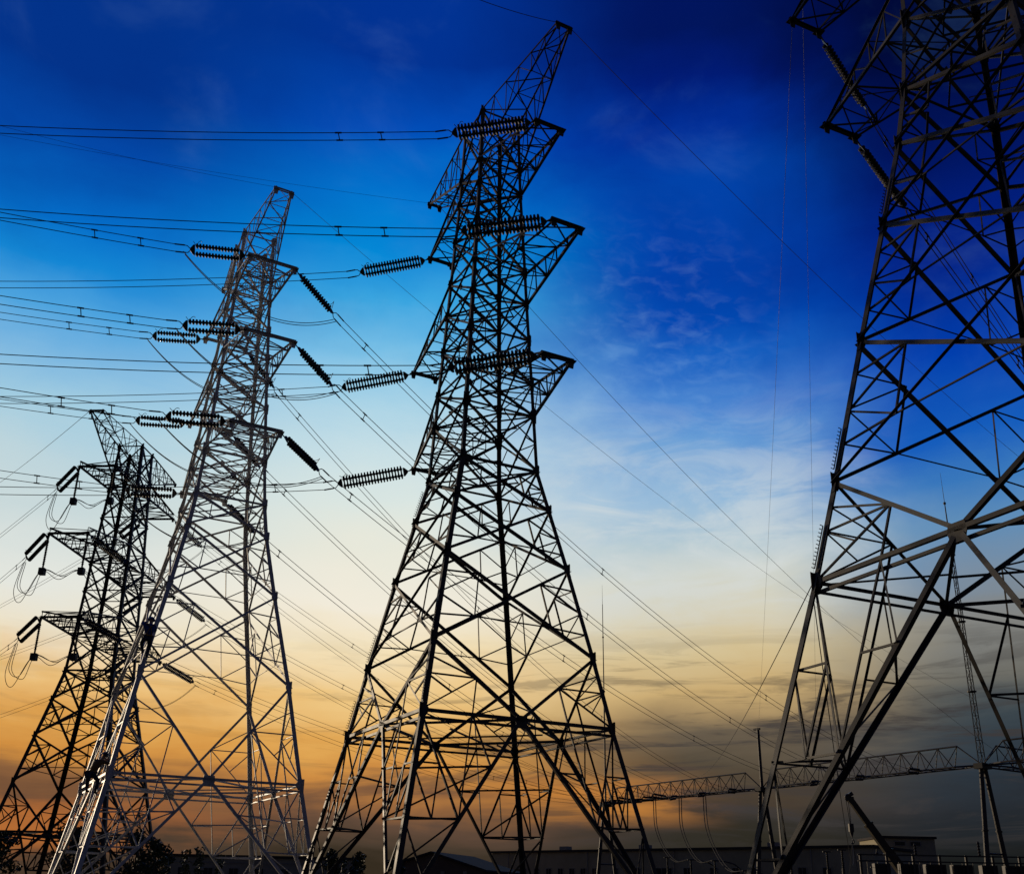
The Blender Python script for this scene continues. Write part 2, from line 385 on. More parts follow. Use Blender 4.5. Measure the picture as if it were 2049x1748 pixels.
    def panels(s):
        """every panel of every face between two levels is one part"""
        for i in range(len(s.lev)-1):
            za, zb = s.lev[i][0], s.lev[i+1][0]; hgt = zb-za
            if i < s.ring: kind = 'X'
            elif i == s.ring: kind = 'V'
            else: kind = 'X'
            low = i < s.waist
            for p, q, n in FACES:
                P, Q, P2, Q2 = s.pt(p, za), s.pt(q, za), s.pt(p, zb), s.pt(q, zb)
                m = MB(); n = V(n); u = (Q-P).normalized(); b = s.main if low else s.main*.82
                X = None
                if kind == 'V':
                    mid = (P+Q)/2
                    m.angle(mid, P2, b*1.1, n, 1, .02); m.angle(mid, Q2, b*1.1, n, -1, .05)
                    for K, K2, sg in ((P, P2, 1), (Q, Q2, -1)):
                        lm = lerp(K, K2, .5); vm = lerp(mid, K2, .5); v1 = lerp(mid, K2, .25)
                        for a, c in ((lm, vm), (K, vm), (lm, lerp(K, vm, .55)), (lerp(K, mid, .5), vm), (lerp(K, K2, .75), vm)):
                            m.angle(a, c, s.sec, n, random.choice((1, -1)), .04+random.random()*.02)
                else:
                    # crossing point of the two diagonals
                    wa, wb = (Q-P).length, (Q2-P2).length; tx = wa/(wa+wb)
                    X = lerp(P, Q2, tx)
                    m.angle(P, Q2, b, -n, 1, .012); m.angle(Q, P2, b, n, -1, .012)
                    if low and hgt > 1.6 or hgt > 3.2:
                        for K, K2 in ((P, P2), (Q, Q2)):
                            lm = lerp(K, K2, .5); q1 = lerp(K, X, .52); q2 = lerp(K2, X, .5)
                            L4 = [(lm, q1), (lm, q2), (q1, q2), (lerp(K, K2, .26), q1)]
                            if hgt > 3.0: L4 += [(lerp(K, K2, .76), q2)]
                            for a, c in L4: m.angle(a, c, s.sec, n, random.choice((1, -1)), .045+random.random()*.025)
                        if hgt > 2.4:
                            # stays from the crossing down the middle of the panel
                            m.angle(lerp(P, X, .52), lerp(Q, X, .52), s.sec*.8, n, 1, .07)
                    elif not low:
                        m.angle(P2, Q2, s.sec*1.15, n, 1, .03)
                        if hgt > 1.9:
                            for K, K2 in ((P, P2), (Q, Q2)):
                                lm = lerp(K, K2, .5); m.angle(lm, lerp(K, X, .55), s.sec*.8, n, 1, .04); m.angle(lm, lerp(K2, X, .5), s.sec*.8, n, -1, .05)
                if i == s.waist: m.angle(P, Q, s.main*.9, n, 1, .03)
                gs = .28 if low else (.36 if i == s.waist else .27)
                s.gusset(m, P2, u, n, gs*.8, gs); s.gusset(m, Q2, -u, n, gs*.8, gs)
                if X is not None and not low:
                    zz = V((0, 0, 1)); m.plate(X+n*.04, u, zz, n, [(-.16, 0), (0, -.2), (.16, 0), (0, .2)], .012)
                m.build('face_bracing', s.m, s.root)
        # horizontal cross frames at the waist and under the arms
        for z in [s.lev[s.waist][0]]+[a[0]+H0 for a in s.arms]:
            m = MB()
            c = [s.pt(k, z) for k in 'ABCD']; md = [(c[i]+c[(i+1) % 4])/2 for i in range(4)]
            m.angle(c[0]+V((0, 0, .05)), c[2]+V((0, 0, .05)), s.sec, (0, 0, 1)); m.angle(c[1]+V((0, 0, -.05)), c[3]+V((0, 0, -.05)), s.sec, (0, 0, 1))
            for i in range(4): m.angle(md[i]+V((0, 0, .1)), md[(i+1) % 4]+V((0, 0, .1)), s.sec, (0, 0, 1))
            m.build('plan_bracing', s.m, s.root)
    def tip(s, i, side, lr):
        """arm i, side +1 = camera side, lr -1 left / +1 right: world position of the tip"""
        z, z2, a = s.arms[i][:3]
        return s.world((lr*s.tw, -side*a, z+H0))
    def truss(s, name, lo, hi, N, chord, lace, cap, plate=.3):
        """lo/hi: [(root, tip) left, right] of the lower and upper chords"""
        root = empty(name); root.parent = s.root
        up = V((0, 0, 1))
        c = (lo[0][0]+lo[1][0])/2
        for (a, b) in lo:
            m = MB(); m.angle(a, b, chord, up, 1 if a.x < 0 else -1); m.build('lower_chord', s.m, root)
        for (a, b) in hi:
            m = MB(); m.angle(a, b, chord*.85, -up, 1 if a.x < 0 else -1); m.build('upper_chord', s.m, root)
        m = MB()
        P = [[lerp(a, b, j/N) for j in range(N+1)] for a, b in lo]; Q = [[lerp(a, b, j/N) for j in range(N+1)] for a, b in hi]
        side = [V((1, 0, 0)), V((-1, 0, 0))]
        for j in range(N):
            e = j % 2
            m.angle(P[0][j] if e else P[1][j], P[1][j+1] if e else P[0][j+1], lace, up, 1, .02)
            m.angle(Q[0][j+1] if e else Q[1][j+1], Q[1][j] if e else Q[0][j], lace*.85, -up, 1, .02)
            for k in (0, 1):
                if j < N-1 or s.htip > .3:
                    m.angle(P[k][j+1], Q[k][j+1], lace*.85, side[k], 1, .02)
                m.angle(P[k][j+1] if e else P[k][j], Q[k][j] if e else Q[k][j+1], lace*.85, side[k], -1, .03)
            if j: m.angle(P[0][j], P[1][j], lace, up, 1, .03)
        m.build('lacing', s.m, root)
        m = MB()
        a, b = lo[0][1], lo[1][1]; d = (b-a).normalized()
        m.angle(a-d*.12, b+d*.12, chord*1.25, up, 1); m.angle(a-d*.12+up*.16, b+d*.12+up*.16, chord, -up, -1)
        if cap:
            for p in (a, b):
                m.plate(p+up*.02, (1, 0, 0), (0, 1, 0), up, [(-plate*.5, -plate*.6), (plate*.5, -plate*.6), (plate*.6, plate*.5), (-plate*.6, plate*.5)], .03)
                m.plate(p+V((0, 0, -.1)), (1, 0, 0), up, (0, 1, 0), [(-.14, .16), (.14, .16), (.09, -.16), (-.09, -.16)], .03)
        m.build('tip_beam', s.m, root)
        return root
    def crossarms(s):
        for z, z2, a in s.arms:
            z += H0; z2 += H0
            for sd in (1, -1):
                kl, kr = ('A', 'B') if sd > 0 else ('D', 'C')
                y = -sd*a
                lo = [(s.pt(kl, z), V((-s.tw, y, z))), (s.pt(kr, z), V((s.tw, y, z)))]
                hi = [(s.pt(kl, z2), V((-s.tw, y, z+s.htip))), (s.pt(kr, z2), V((s.tw, y, z+s.htip)))]
                s.truss('crossarm', lo, hi, 5 if a < 7.5 else 6, s.main*.95, s.sec*.95, True)
    def horns(s):
        z1, a = s.horn; z1 += H0; zb = s.lev[-2][0]; zt = s.lev[-1][0]; w = s.horn_tw
        for sd in (1, -1):
            kl, kr = ('A', 'B') if sd > 0 else ('D', 'C')
            y = -sd*a
            lo = [(s.pt(kl, zb), V((-w, y, z1-.12))), (s.pt(kr, zb), V((w, y, z1-.12)))]
            hi = [(s.pt(kl, zt), V((-w, y, z1+.1))), (s.pt(kr, zt), V((w, y, z1+.1)))]
            s.truss('earth_wire_peak', lo, hi, 6, s.main*.7, s.sec*.8, True, .2)
    def horn_tip(s, side, lr): return s.world((lr*s.horn_tw, -side*s.horn[1], s.horn[0]+H0))

T3 = Pylon('T3', 'tall dark steel pylon with heavy black insulators, the tallest whole one, in the middle', (-.97, 40.94), 26.978, 'dark_steel',
    [(6.15, 4.), (8.91, 3.5), (12.64, 2.77), (15.33, 2.21), (17.21, 1.82), (19.88, 1.70), (21.46, 1.63), (23.73, 1.52), (25.66, 1.43), (27.38, 1.36), (29.7, 1.26), (31.86, 1.16), (33.27, 1.12), (36.25, 1.04)],
    [(19.88, 21.46, 6.575), (25.66, 27.38, 7.344), (31.86, 33.27, 5.85)], (36.5, 7.15), .6255, .19, .115, .058, combs=True)
T2 = Pylon('T2', 'bright silver galvanised pylon with two workers climbing its leg', (-13.84, 46.66), 28.312, 'bright_steel',
    [(4.4, 4.), (8.67, 3.29), (12.94, 2.46), (15.95, 1.92), (17.67, 1.71), (19.99, 1.52), (21.3, 1.44), (22.9, 1.34), (24.42, 1.25), (25.8, 1.17), (27.5, 1.08), (29.21, .98), (30.5, .94), (33.1, .85)],
    [(19.99, 21.3, 5.11), (24.42, 25.8, 5.79), (29.21, 30.5, 4.6)], (33.2, 5.2), 1.13, .19, .095, .048, horn_tw=.4)
T4 = Pylon('T4', 'nearest steel pylon cut off by the top and right edge of the view', (13.68, 21.96), 24.222, 'right_steel',
    [(7.52, 4.47), (10.13, 3.97), (14.06, 3.25), (17.56, 2.59), (20.14, 2.11), (21.96, 1.86), (24.51, 1.63), (26.1, 1.6), (28.2, 1.55), (30.15, 1.5), (31.9, 1.42), (34.1, 1.32), (36.3, 1.22), (37.7, 1.18), (40.7, 1.08)],
    [(24.51, 26.1, 6.06), (30.15, 31.9, 7.11), (36.3, 37.7, 5.9)], (41., 7.1), .611, .17, .10, .05, waist=5, combs=True)
T1 = Pylon('T1', 'blackened steel pylon with wide rectangular arms at the far left', (-34.83, 87.75), -4.564, 'black_steel',
    [(4.2, 4.77), (8.14, 4.), (11.94, 3.26), (15.0, 2.66), (17.52, 2.19), (20.46, 2.03), (22.2, 1.95), (24.7, 1.84), (27.22, 1.75), (29., 1.66), (31.7, 1.52), (34.42, 1.39), (35.9, 1.33), (38.9, 1.18)],
    [(20.46, 22.2, 8.25), (27.22, 29., 9.38), (34.42, 35.9, 6.57)], (39., 8.4), 1.64, .32, .155, .08, htip=.6, horn_tw=.55)

# ---------------------------------------------------------------- insulator strings
def chain_mesh(n, r):
    m = MB(); prof = [(0, .025)]
    for i in range(n):
        x = i*.15
        prof += [(x+.005, .045), (x+.03, .06), (x+.036, r*.8), (x+.055, r), (x+.105, r*.95), (x+.118, .08), (x+.145, .04)]
    m.lathe(prof, 12); return m

CH = {}
def frame(d):
    d = V(d).normalized(); y = V((0, 0, 1)).cross(d).normalized(); z = d.cross(y)
    return Matrix((d, y, z)).transposed().to_4x4()

def string(tip, d, Lc, label, group, r=.13, sp=.19):
    """twin strain string from an arm tip along d; returns the two wire starts"""
    key = (Lc, r, sp)
    root = empty('insulator_string'); root.matrix_world = Matrix.Translation(tip) @ frame(d)
    tag(root, label, 'insulator', group)
    ax = V((0, .45, .89))*sp
    x0 = .55; n = int(round(Lc/.15)); x1 = x0+n*.15
    if key not in CH:
        CH[key] = []
        m = MB(); m.tube([(0, 0, 0), (.12, 0, .02), (.36, 0, 0)], .028, 6); m.tube([(.02, -.06, 0), (.1, -.07, 0), (.1, .07, 0), (.02, .06, 0)], .02, 5)
        CH[key].append((m.build('shackle', M['fitting'], root), None))
        a = ax.normalized(); nn = V((1, 0, 0)).cross(a)
        for xx, sg in ((x0-.02, -1), (x1+.02, 1)):
            m = MB(); m.plate((xx, 0, 0), (1, 0, 0), a, nn, [(0, -sp-.06), (0, sp+.06), (sg*.08, sp+.05), (sg*.24, .05), (sg*.24, -.05), (sg*.08, -sp-.05)], .03)
            CH[key].append((m.build('yoke_plate', M['fitting'], root), None))
        first = chain_mesh(n, r).build('disc_chain', M['porcelain'], root, V((x0, 0, 0))+ax, smooth=True); CH[key].append((first, first.location.copy()))
        o = first.copy(); col.objects.link(o); o.parent = root; o.location = V((x0, 0, 0))-ax; CH[key].append((o, o.location.copy()))
        # arcing ring at the live end, open to the top
        m = MB(); m.tube([(x1+.1, a.y*(sp+.2)*math.cos(t)+0, a.z*(sp+.2)*math.cos(t)) for t in (0, .01)]+[(x1-.22+.1*math.cos(t), .30*math.sin(t), (sp+.14)) for t in [i*math.pi/6-1.2 for i in range(8)]], .014, 5)
        CH[key].append((m.build('arcing_ring', M['fitting'], root), None))
        for sz in (.2, -.2):
            m = MB(); m.tube([(x1+.24, 0, sz*.2), (x1+.36, 0, sz*.9), (x1+.5, 0, sz)], .022, 5); m.tube([(x1+.48, 0, sz), (x1+.95, 0, sz)], .034, 6)
            CH[key].append((m.build('clamp', M['fitting'], root), None))
    else:
        for src, loc in CH[key]:
            o = src.copy(); col.objects.link(o); o.parent = root
    mw = Matrix.Translation(tip) @ frame(d)
    return [mw @ V((x1+.9, 0, sz)) for sz in (.2, -.2)], mw @ V((x1+.55, 0, -.22))

def sagline(P, E, S, t0=0., t1=1., n=40):
    out = []
    for i in range(n+1):
        t = t0+(t1-t0)*i/n; q = lerp(P, E, t); q.z -= 4*S*t*(1-t); out.append(q)
    return out
WR = .0185
def pair(starts, E, S, label, group, t1=1., spacers=(2.2,), r=WR, n=44):
    root = empty('twin_conductor', starts[0]); tag(root, label, 'power line', group)
    inv = Matrix.Translation(-V(starts[0])); ls = []
    for st, dz in zip(starts, (.2, -.2)):
        pts = [inv @ p for p in sagline(st, V(E)+V((0, 0, dz)), S, 0, t1, n)]
        m = MB(); m.tube(pts, r, 5); m.build('wire', M['wire'], root); ls.append(pts)
    for dist in spacers:
        for i in range(len(ls[0])-1):
            if (ls[0][i]-ls[0][0]).length <= dist < (ls[0][i+1]-ls[0][0]).length:
                t = (dist-(ls[0][i]-ls[0][0]).length)/(ls[0][i+1]-ls[0][i]).length
                a, b = lerp(ls[0][i], ls[0][i+1], t), lerp(ls[1][i], ls[1][i+1], t)
                d = (ls[0][i+1]-ls[0][i]).normalized()
                m = MB(); m.tube([a, b], .022, 5); m.tube([a-d*.14, a+d*.14], .036, 6); m.tube([b-d*.14, b+d*.14], .036, 6)
                m.build('spacer', M['fitting'], root); break
    return root
def spline(pts, n=10):
    pts = [V(p) for p in pts]; P = [pts[0]*2-pts[1]]+pts+[pts[-1]*2-pts[-2]]; out = []
    for i in range(1, len(P)-2):
        for k in range(n):
            t = k/n; a, b, c, d = P[i-1:i+3]
            out.append(.5*((2*b)+(c-a)*t+(2*a-5*b+4*c-d)*t*t+(3*b-a-3*c+d)*t**3))
    return out+[pts[-1]]

LEV = {0: 'bottom', 1: 'middle', 2: 'top'}
SIDE = {1: 'near-side', -1: 'far-side'}
NAME = {'T1': 'black pylon', 'T2': 'silver pylon', 'T3': 'tall central pylon', 'T4': 'nearest pylon'}
TW = {'T1': T1, 'T2': T2, 'T3': T3, 'T4': T4}
KEY = {'z6': 0, 'z8': 1, 'z10': 2}
ends = {}
def run(t, k, side, lr, E, S, Lc, group, t1=1., droop=0., spacers=(2.2, 3.6), r=.13, sp=.19, far_end=None):
    i = KEY[k]; T = TW[t]; tip = T.tip(i, side, lr); E = V(E)
    d = (E-tip); d.z -= 4*S; d.normalize(); d.z -= droop
    way = 'left' if lr < 0 else 'right'
    st, jp = string(tip, d, Lc, 'brown insulator string pulling %s from the %s %s arm of the %s' % (way, LEV[i], SIDE[side], NAME[t]), group, r, sp)
    ends[(t, k, side, lr)] = jp
    if far_end is not None:
        d2 = (tip-E); d2.z -= 4*S; d2.normalize(); d2.z -= .1
        st2, _ = string(E, d2, 2.4, far_end, 'small insulator strings on the substation gantry')
        E = (st2[0]+st2[1])/2
    pair(st, E, S, 'pair of overhead wires running %s from the %s %s arm of the %s' % (way, LEV[i], SIDE[side], NAME[t]),
         'twin overhead conductors', t1, spacers)

G3s = 'insulator strings of the central pylon'; G2s = 'insulator strings of the silver pylon'; G1s = 'insulator strings of the black pylon'; G4s = 'insulator strings of the nearest pylon'
for k, s_, E in (('z10', 1, (-43.78, 32.33, 31.75)), ('z8', 1, (-43.09, 30.97, 27.72)), ('z6', 1, (-43.44, 31.66, 21.67)),
                 ('z10', -1, (-49.06, 42.70, 30.20)), ('z8', -1, (-49.75, 44.06, 24.66)), ('z6', -1, (-49.40, 43.38, 20.24))):
    run('T3', k, s_, -1, E, 1.0, 3.0, G3s, 1.7, droop=.13, spacers=(2.4, 4.2), r=.18, sp=.16)
for k, s_, E in (('z10', 1, (-52.34, 20.85, 27.7)), ('z8', 1, (-51.71, 19.69, 22.99)), ('z6', 1, (-52.03, 20.29, 21.26)),
                 ('z10', -1, (-56.58, 28.73, 27.66)), ('z8', -1, (-57.2, 29.89, 25.09)), ('z6', -1, (-56.88, 29.29, 22.14))):
    run('T2', k, s_, -1, E, 1.0, 2.1, G2s, 1.6, droop=.06, spacers=(1.6, 3.6))
for k, s_, E in (('z10', 1, (-144.98, 184.83, 24.36)), ('z8', 1, (-145.21, 182.03, 9.11)), ('z6', 1, (-145.12, 183.16, 5.43)),
                 ('z10', -1, (-143.94, 197.93, 32.69)), ('z8', -1, (-143.71, 200.73, 33.37)), ('z6', -1, (-143.8, 199.6, 21.77))):
    run('T1', k, s_, -1, E, 2.5, 3.3, G1s, 1.0, droop=.12, spacers=(1.2, 30), r=.17, sp=.32)

# ---------------------------------------------------------------- substation gantry on the right
GA = [V((15.04, 145.66, 0)), V((30.76, 121.27, 0)), V((45.34, 96.65, 0)), V((59.9, 72.1, 0))]
GZ = 12.5+H0
gdir = (GA[2]-GA[0]).normalized(); gper = V((gdir.y*-1, gdir.x, 0))     # towards the far side
SPIKE = {0: ('slender', 45.8, .16), 1: ('stub', 21.1, .30), 2: ('lattice', 43.8, .34), 3: ('slender', 40., .16)}
WHICH = ['leftmost, farthest', 'middle', 'tall right-hand', 'off to the right']
for i, p in enumerate(GA):
    root = empty('gantry_column', p, math.atan2(gdir.y, gdir.x))
    tag(root, ['A-shaped gantry column with a thin needle mast at the far end of the truss beams',
               'A-shaped gantry column with a short thick stub on top between the two truss beams',
               'A-shaped gantry column under the tallest tapering mast at the right',
               'A-shaped gantry column at the near end of the row of beams'][i], 'gantry column', 'substation gantry columns', 'thing')
    for sg in (-1, 1):
        m = MB(); m.tube([(0, sg*2.1, 0), (0, sg*.28, GZ-.15)], .27, 12, .2)
        for zz in (4., 8.2): m.lathe([(zz-.06, .30), (zz+.06, .30)], 12, 'z', (0, sg*(2.1-1.82*zz/GZ), 0))
        m.build('leg', M['gantry'], root, smooth=False)
    m = MB(); m.tube([(0, -1.25, 6.2), (0, 1.25, 6.2)], .09, 8); m.build('cross_tie', M['gantry'], root)
    m = MB(); m.box((0, 0, GZ-.1), (.9, 1.5, .5)); m.build('cap', M['gantry'], root)
    kind, zt, rr = SPIKE[i]; m = MB()
    if kind == 'lattice':
        z = GZ; k = 0; q = rr
        while z < zt-10:
            z2 = z+1.15; q2 = rr*(1-.7*(z2-GZ)/(zt-GZ))
            for a in range(3):
                A = [V((math.cos(2.094*b)*q, math.sin(2.094*b)*q, z)) for b in (a, a+1)]; B = [V((math.cos(2.094*b)*q2, math.sin(2.094*b)*q2, z2)) for b in (a, a+1)]
                m.tube([A[0], B[0]], .045, 5); m.tube([A[0], B[1]], .022, 4); m.tube([B[0], B[1]], .02, 4)
            if k % 6 == 5: m.lathe([(z2-.05, q2+.14), (z2+.05, q2+.14)], 10, 'z')
            z, q = z2, q2; k += 1
        m.tube([(0, 0, z-.2), (0, 0, zt-3.4)], .10, 8, .05); m.lathe([(zt-3.5, .13), (zt-3.3, .13)], 8, 'z'); m.tube([(0, 0, zt-3.4), (0, 0, zt)], .03, 6, .012)
    elif kind == 'slender':
        m.tube([(0, 0, GZ), (0, 0, zt-16)], .13, 10, .1); m.lathe([(zt-16.1, .18), (zt-15.9, .18)], 8, 'z')
        m.tube([(0, 0, zt-16), (0, 0, zt-3)], .085, 8, .05); m.lathe([(zt-8.1, .13), (zt-7.9, .13)], 8, 'z'); m.tube([(0, 0, zt-3), (0, 0, zt)], .03, 6, .012)
    else:
        m.tube([(0, 0, GZ), (0, 0, zt)], .19, 12, .16); m.box((-.2, 0, zt-.12), (.9, .3, .2))
    m.build('mast', M['gantry'], root)

def beam(P, Q, label, n=13):
    P, Q = V((P.x, P.y, GZ)), V((Q.x, Q.y, GZ)); d = (Q-P); L = d.length; d.normalize(); pr = V((-d.y, d.x, 0))
    root = empty('gantry_beam', (P+Q)/2); tag(root, label, 'truss beam', 'substation gantry beams', 'thing'); off = -(P+Q)/2
    P = P+off; Q = Q+off
    up = V((0, 0, 1)); hh = 2.0; w = .75
    a0, a1 = .085, .915
    tp = [lerp(P, Q, a0+(a1-a0)*j/(n-2))+up*hh for j in range(n-1)]
    ends2 = [lerp(P, Q, j/n) for j in range(n+1)]
    m = MB(); m.tube([tp[0], tp[-1]], .085, 8); m.build('top_chord', M['gantry'], root)
    for sg in (-1, 1):
        m = MB(); m.tube([P]+[lerp(P, Q, a0)+pr*sg*w]+[lerp(P, Q, a1)+pr*sg*w]+[Q], .085, 8); m.build('bottom_chord', M['gantry'], root)
    m = MB()
    bot = [[lerp(P, Q, a0+(a1-a0)*(j-.5)/(n-2))+pr*sg*w for j in range(n)] for sg in (-1, 1)]
    for j in range(n-1):
        for sg in (0, 1):
            if j: m.tube([tp[j], bot[sg][j]], .045, 5)
            if j < n-2: m.tube([tp[j], bot[sg][j+1]], .045, 5)
        if 0 < j: m.tube([bot[0][j], bot[1][j]], .04, 5)
        if 0 < j < n-2: m.tube([bot[j % 2][j], bot[1-j % 2][j+1]], .035, 5)
    for E_, t_ in ((P, 0), (Q, n-2)):
        m.tube([E_, tp[t_]], .06, 6)
    m.build('lacing', M['gantry'], root)
    return root
beam(GA[0], GA[1], 'dark lattice truss beam between the two far gantry columns, behind the central pylon')
beam(GA[1], GA[2], 'lattice truss beam crossing behind the lower legs of the nearest pylon')
beam(GA[2], GA[3], 'lattice truss beam leaving the frame at the right edge')
side_end = GA[2]+gper*30
beam(GA[2], side_end, 'lattice truss beam going away from the tallest mast column')

def gp(i, f, dz=0.): return lerp(GA[i], GA[i+1], f)+V((0, 0, GZ+dz))
fe = 'small insulator string at the gantry on the %s %s wires of the %s'
for t, k, s_, E, S, Lc in (
        ('T2', 'z10', 1, gp(1, .76), 3.4, 2.1), ('T2', 'z8', 1, gp(1, .52), 3.0, 2.1), ('T2', 'z6', 1, gp(1, .3), 2.4, 2.1),
        ('T2', 'z10', -1, gp(0, .86), 3.6, 2.1), ('T2', 'z8', -1, gp(0, .68), 3.2, 2.1), ('T2', 'z6', -1, gp(0, .5), 2.6, 2.1),
        ('T1', 'z10', 1, gp(0, .44), 3.0, 3.2), ('T1', 'z8', 1, gp(0, .36), 2.6, 3.2), ('T1', 'z6', 1, gp(0, .28), 2.2, 3.2),
        ('T1', 'z10', -1, gp(0, .2), 3.0, 3.2), ('T1', 'z8', -1, gp(0, .14), 2.6, 3.2), ('T1', 'z6', -1, gp(0, .09), 2.2, 3.2)):
    run(t, k, s_, 1, E, S, Lc, G2s if t == 'T2' else G1s, 1., droop=.1, spacers=(1.8, 24, 46), r=.13 if t == 'T2' else .17, sp=.19 if t == 'T2' else .22,
        far_end=fe % (LEV[KEY[k]], SIDE[s_], NAME[t]))
for k, E in (('z6', gp(2, .96)), ('z8', gp(2, .88))):
    run('T4', k, -1, 1, E, 1.4, 2.9, G4s, 1., droop=.02, spacers=(1.0, 9), far_end=fe % (LEV[KEY[k]], SIDE[-1], NAME['T4']))

# ---------------------------------------------------------------- jumper loops
for t, sag in (('T2', 1.5), ('T1', 2.6)):
    for k in KEY:
        for s_ in (1, -1):
            if t == 'T1' and s_ == 1: continue
            a, b = ends[(t, k, s_, -1)], ends[(t, k, s_, 1)]
            root = empty('jumper_cable', a); tag(root, 'drooping jumper loop under the %s %s arm of the %s' % (LEV[KEY[k]], SIDE[s_], NAME[t]), 'jumper cable', 'jumper loops')
            for dy in (-.12, .12):
                pts = [p-a+V((0, dy, 0)) for p in sagline(a, b, sag, 0, 1, 26)]
                m = MB(); m.tube(pts, .02, 5); m.build('wire', M['wire'], root)
# black pylon: jumpers held down by weighted rods
for k, i in KEY.items():
    tips = [T1.tip(i, 1, lr) for lr in (-1, 1)]; low = []
    for tp_, nm in zip(tips, ('left', 'right')):
        root = empty('jumper_weight', tp_); tag(root, 'black weight on a rod hanging from the %s corner of the black pylon %s arm' % (nm, LEV[i]), 'hanging weight', 'weighted jumper rods')
        m = MB(); m.tube([(0, 0, -.1), (0, 0, -2.9)], .075, 8)
        for q in range(14): m.lathe([(-.6-q*.15, .08), (-.63-q*.15, .12), (-.66-q*.15, .08)], 8, 'z')
        m.build('rod', M['porcelain'], root)
        m = MB(); m.box((0, 0, -3.2), (.46, .46, .55)); m.build('weight', M['black_steel'], root); low.append(tp_+V((0, 0, -3.1)))
    a, b = ends[('T1', k, 1, -1)], ends[('T1', k, 1, 1)]
    root = empty('jumper_cable', a); tag(root, 'jumper wires looping past the hanging weights of the black pylon %s arm' % LEV[i], 'jumper cable', 'jumper loops')
    for q, (dx, dz) in enumerate(((0, 0), (.35, .1), (-.3, -.35))):
        dv = V((dx, dx*.4, dz)); lm = lerp(a, low[0], .42)+V((0, 0, -2.3-.25*q))
        rm = lerp(b, low[1], .42)+V((0, 0, -2.0))
        mm = lerp(low[0], low[1], .5)+V((0, 0, -.45-.1*q))
        pts = [p-a for p in spline([a+dv*.3, lerp(a, lm, .5)+V((-.55, 0, -.75))+dv*.6, lm+dv, low[0]+dv*.3, mm+dv*.4, low[1]+dv*.3, rm+dv, b+dv*.3])]
        m = MB(); m.tube(pts, .026, 5); m.build('wire', M['wire'], root)

# ---------------------------------------------------------------- earth wires and ropes
def single(name, P, Q, S, label, cat, mat='wire', r=.014, n=40, t1=1., group='single earth wires'):
    P = V(P); Q = V(Q)
    m = MB(); m.tube([p-P for p in sagline(P, Q, S, 0, t1, n)], r, 5); o = m.build(name, M[mat], None, P); tag(o, label, cat, group); return o
single('earth_wire', T3.horn_tip(1, 1), (67.71, 100., 36.95), 2.6, 'thin earth wire falling right from the highest tip of the central pylon', 'earth wire')
single('earth_wire', T3.horn_tip(-1, 1), (47.33, 98., 15.7), 2.4, 'thin earth wire falling right from the far-side peak of the central pylon', 'earth wire')
single('earth_wire', T2.horn_tip(1, 1), (45.43, 97., 20.49), 2.4, 'thin earth wire falling right from the peak of the silver pylon', 'earth wire', r=.010)
single('earth_wire', T3.horn_tip(1, -1), (-1.32, 30., 34.48), 0.1, 'thin earth wire leaving the top frame edge left of the highest tip', 'earth wire', t1=2.2)
single('earth_wire', T3.horn_tip(-1, -1), (-25.01, 40., 36.08), 0.2, 'thin earth wire running left from the far-side peak of the central pylon', 'earth wire', r=.007, t1=1.8)
single('earth_wire', T2.horn_tip(1, -1), (-21.25, 40., 35.57), 0.1, 'thin earth wire running left from the peak of the silver pylon', 'earth wire', r=.007, t1=3.)
single('earth_wire', T1.horn_tip(1, -1), (-58.98, 110., 46.), 0.2, 'thin earth wire running left from the peak of the black pylon', 'earth wire', r=.022, t1=1.6)
single('guy_rope', T4.world(T4.pt('D', 7.5+H0)), (25.51, 133., 16.64), 1.2, 'slack rope from the left leg of the nearest pylon down to the gantry beam', 'rope', group='ropes on the nearest pylon')
single('guy_rope', T4.world(T4.pt('D', 7.4+H0)), (37.7, 112., 12.0), 6.5, 'slack rope hanging behind the left leg of the nearest pylon', 'rope', group='ropes on the nearest pylon')
single('pilot_rope', T4.tip(1, -1, -1), (30.97, 121.27, 22.2), .4, 'left one of two pale taut pilot ropes high against the blue sky', 'rope', 'pale_rope', .009, group='pale pilot ropes')
single('pilot_rope', T4.tip(2, -1, -1), (35.2, 114., 17.), .4, 'right one of two pale taut pilot ropes high against the blue sky', 'rope', 'pale_rope', .009, group='pale pilot ropes')

# droppers from the gantry beam to the post insulators
for i, (f, E, w) in enumerate(((.35, (23.3, 128., 6.4), 'left'), (.52, (25.35, 124., 6.2), 'middle'), (.67, (27.48, 118., 4.9), 'right'))):
    P = gp(0, f, -.1); E = V(E); root = empty('dropper_cable', P); tag(root, '%s one of three curved twin droppers hanging from the far truss beam' % w, 'dropper cable', 'dropper cables')
    for dx in (-.22, .22):
        dv = V((dx*gdir.x, dx*gdir.y, 0)); mid = lerp(P, E, .5)+V((-.9, 0, -2.6))
        pts = [p-P for p in spline([P+dv, lerp(P, mid, .5)+V((-.45, 0, -.5))+dv, mid+dv, lerp(mid, E, .55)+V((-.3, 0, -.75))+dv, E+dv*.4, E+V((2.1, -1.2, -.5))+dv*.3, E+V((3.0, -1.6, -1.9))])]
        m = MB(); m.tube(pts, .055, 6); m.build('wire', M['wire'], root)
P = gp(2, .1, -.3); root = empty('dropper_cable', P); tag(root, 'single looping dropper beside the tall mast column at the right edge', 'dropper cable', 'dropper cables')
m = MB(); m.tube(spline([(0, 0, 0), (1.0, -1., -.9), (2.0, -2, -3.), (2.5, -2.5, -5.6), (2.1, -2.4, -7.9), (1.4, -2.2, -9.5)]), .045, 6); m.build('wire', M['wire'], root)

